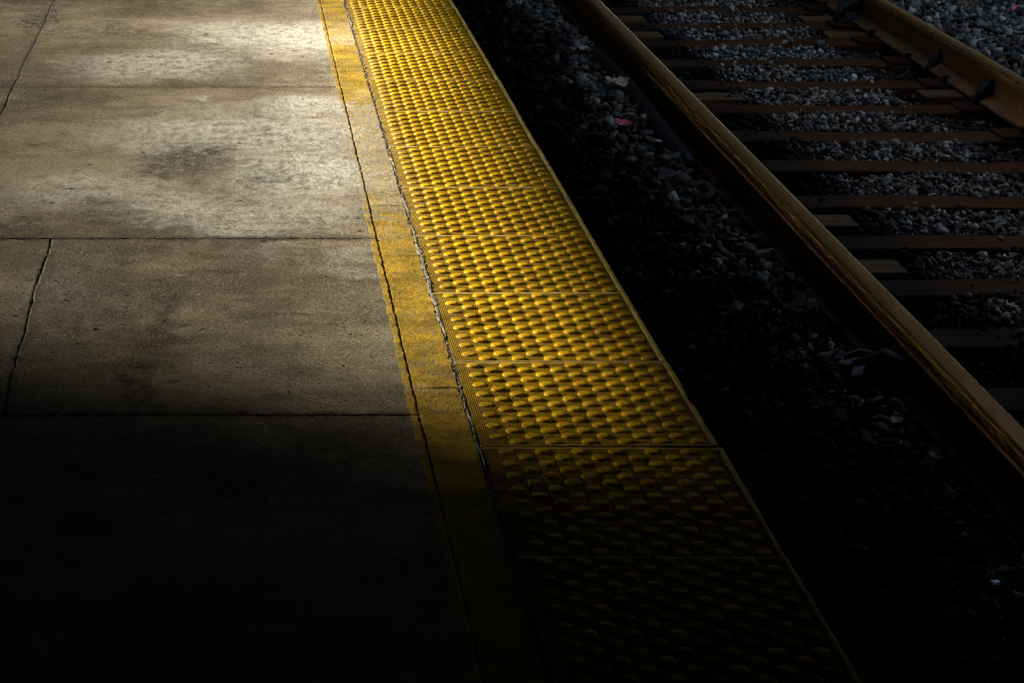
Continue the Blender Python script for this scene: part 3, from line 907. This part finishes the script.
# dry stalks standing by the rail foot
def stalk(px, py, h, label, seed, n=3):
    r = random.Random(seed)
    base = pix(px, py, -0.43)
    root = tag(empty('dry_stalk', base), label, 'stalk')
    for i in range(n):
        bx, by = r.uniform(-.012, .012), r.uniform(-.01, .01)
        bm = bmesh.new()
        tube(bm, [(bx, by, -.02), (bx + r.uniform(-.008, .008), by, h * .5), (bx + r.uniform(-.02, .02), by - .01, h * r.uniform(.85, 1.1))], [.0042, .0036, .0022], 6)
        mesh_obj('stem', bm, M['straw'], root, smooth=True)
stalk(829, 304, 0.115, 'dry brown stalks standing against the near rail, midway along', 1)
stalk(690, 118, 0.06, 'dry brown stalks at the near rail foot beside the hose', 2, 2)
stalk(611, 62, 0.08, 'dry brown stalks by the far end of the hose', 4, 2)
# rust-orange seed heads
base = pix(957, 502, -0.42)
pl = tag(empty('dried_weed', base), 'small dried weed with orange seed heads on the dark ballast', 'weed')
r = random.Random(9)
for i in range(14):
    x, y, h = r.uniform(-.035, .035), r.uniform(-.03, .03), r.uniform(.02, .05)
    bm = bmesh.new(); tube(bm, [(x * .3, y * .3, 0), (x, y, h)], .0012, 5)
    bmesh.ops.create_icosphere(bm, subdivisions=1, radius=r.uniform(.003, .006), matrix=Matrix.Translation((x, y, h)))
    mesh_obj('stem', bm, M['leaf'], pl)
# shiny scraps
def scrap(px, py, z, sx, sy, rz, mat, label):
    bm = bmesh.new(); box(bm, -sx, sx, -sy, sy, -0.0006, 0.0006)
    bmesh.ops.subdivide_edges(bm, edges=[e for e in bm.edges if e.calc_length() > .01], cuts=3)
    r = random.Random(int(px))
    for v in bm.verts: v.co.z += 0.25 * abs(v.co.x) + r.uniform(-.002, .002)
    o = mesh_obj('scrap', bm, M[mat], loc=pix(px, py, z)); o.rotation_euler = (.35, .1, rz)
    tag(o, label, 'litter')
scrap(995, 583, -0.39, .010, .007, .3, 'foil', 'crumpled shiny foil scrap on the dark ballast near the frame corner')
scrap(554, 10, -0.44, .020, .006, -.6, 'paper', 'white sliver of paper beside the platform edge, far end')
scrap(658, 141, -0.385, .016, .006, .5, 'paper', 'tiny white paper scrap on stones beside the hose')

# clamps on the rails with cyan cable ties
def clamp(px, py, side, label):
    p = pix(px, py, -0.40)
    xc = XC[0] if side == 1 else XC[1]
    root = tag(empty('rail_clamp', (p.x, p.y, -0.44)), label, 'clamp', 'black clamps against the rails')
    s = -1 if side == 2 else -1
    bm = bmesh.new()
    pts = [(-.10, .02, .02), (-.06, .05, .07), (0, .03, .10), (.055, -.02, .085), (.075, -.05, .02)]
    tube(bm, pts, [.020, .030, .034, .030, .022], 10)
    mesh_obj('body', bm, M['rubber'], root, smooth=True)
    bm = bmesh.new(); tube(bm, [(-.085, -.05, .0), (-.03, -.03, .035), (.03, -.05, .03), (.06, -.09, .0)], .016, 8)
    mesh_obj('cable', bm, M['rubber'], root, smooth=True)
    bm = bmesh.new(); box(bm, -.040, .040, -.010, .010, 0, .006, .001)
    o = mesh_obj('cable_tie', bm, M['cyan'], root); o.location = (.055, -.105, .035); o.rotation_euler = (.5, -.25, .45)
clamp(951, 66, 2, 'larger black clamp with cyan tie against the far rail, middle of three')
clamp(1000, 98, 2, 'black clamp with cyan tie at the far rail, right end of the timber board')
clamp(855, 16, 2, 'black clamp against the far rail, farthest of three')
clamp(886, 384, 1, 'black clamp with teal tie against the near rail beside the crumpled wrapper')

# ------------------------------------------------------------------ unseen enclosure added to shade the place (above and beside the frame)
enclosure = tag(empty('shade_enclosure', (0, 0, 0)), 'unseen dark roof and walls added to shade the platform', 'light blocker')
ROOF_Z = 4.2
SKY_GAP_Y, SKY_GAP_Y2, LOW_DECK_Z = 7.8, 14.2, 2.6
def slab_box(name, *a, mat='roof'):
    bm = bmesh.new(); box(bm, *a); return mesh_obj(name, bm, M[mat], enclosure)
slab_box('shade_roof', -6.4, 2.1, -12, 40, ROOF_Z, ROOF_Z + 0.2)
slab_box('low_shade_deck', -5.9, 16, -12, SKY_GAP_Y, LOW_DECK_Z, ROOF_Z - .003)  # unseen low deck, placed to keep sky off the near platform
slab_box('shade_fascia', 1.98, 2.10, SKY_GAP_Y + .002, SKY_GAP_Y2 - .002, 2.45, ROOF_Z - .001)  # unseen, hung to cut sky on the ballast by the platform
slab_box('far_shade_block', 2.103, 16, SKY_GAP_Y2, 40, ROOF_Z - .4, 6.5)  # unseen block, height set to hide sky from the platform
slab_box('shade_end_wall', -6.4, 16, -12.3, -12.001, -0.85, ROOF_Z, mat='wall')
slab_box('shade_end_wall', -6.4, 2.1, 40.001, 40.3, -0.85, ROOF_Z, mat='wall')
slab_box('shade_end_wall', 2.101, 16, 40.001, 40.3, 1.75, ROOF_Z, mat='wall')  # unseen; gap below lets low sky glint on the rails
slab_box('shade_side_wall', 16.001, 16.3, -12.3, 40.3, -0.85, 4.0, mat='wall')
# added left screen, unseen, whose slats shape the low sun
WX = -6.0
def zs(x): return (x - WX) / math.cos(SUN_AZ) * math.tan(SUN_EL)
Z0, Z1 = zs(-1.6), zs(0.972)
slab_box('screen_base', WX - .15, WX, -12, 40, -0.85, Z0, mat='wall')
slab_box('screen_head', WX - .15, WX, -12, 40, Z1, ROOF_Z - .001, mat='wall')
YS0 = 7.75
slab_box('screen_infill', WX - .15, WX, -12, YS0, Z0 + .001, Z1 - .001, mat='wall')
tY = [7.75, 8.0, 8.2, 8.4, 8.6, 8.85, 9.2, 9.9, 10.36, 11.26, 11.96, 12.56, 12.91, 13.51, 13.9, 15.3, 20]
tT = [0.008, 0.025, 0.065, 0.16, 0.28, 0.42, 0.51, 0.58, 0.61, 0.70, 0.76, 0.86, 0.95, 0.95, 0.74, 0.6, 0.6]  # slat openness shaped to the wanted light falloff along the platform
P = 0.05
bmw = {}
y = YS0
while y < 15.4:
    T = float(np.interp(y + P / 2, tY, tT))
    w = P * (1 - T)
    if w > 0.003:
        bm = bmesh.new(); box(bm, -.13, .13, -w / 2 * math.cos(SUN_AZ), w / 2 * math.cos(SUN_AZ), Z0 + .002, Z1 + .30)
        o = mesh_obj('light_slat', bm, M['light_slat'], enclosure, loc=(WX - .30, y + P / 2 + .06 * math.tan(SUN_AZ) * 4, 0))
        o.rotation_euler.z = -SUN_AZ
    y += P
slab_box('screen_infill', WX - .15, WX, 15.4, 40, Z0 + .001, Z1 - .001, mat='wall')
# added bars low in the screen, dimming the platform's left side
z = Z0 + 0.03
while z < zs(.45):
    T = float(np.interp(z, [zs(-1.2), zs(-.4), zs(.2), zs(.45)], [0.40, 0.72, 0.86, 1.0]))
    w = 0.035 * (1 - T)
    if w > 0.004: slab_box('light_louvre', WX - .14, WX - .12, YS0, 15.4, z + .05, z + .05 + w, mat='light_slat')
    z += 0.035
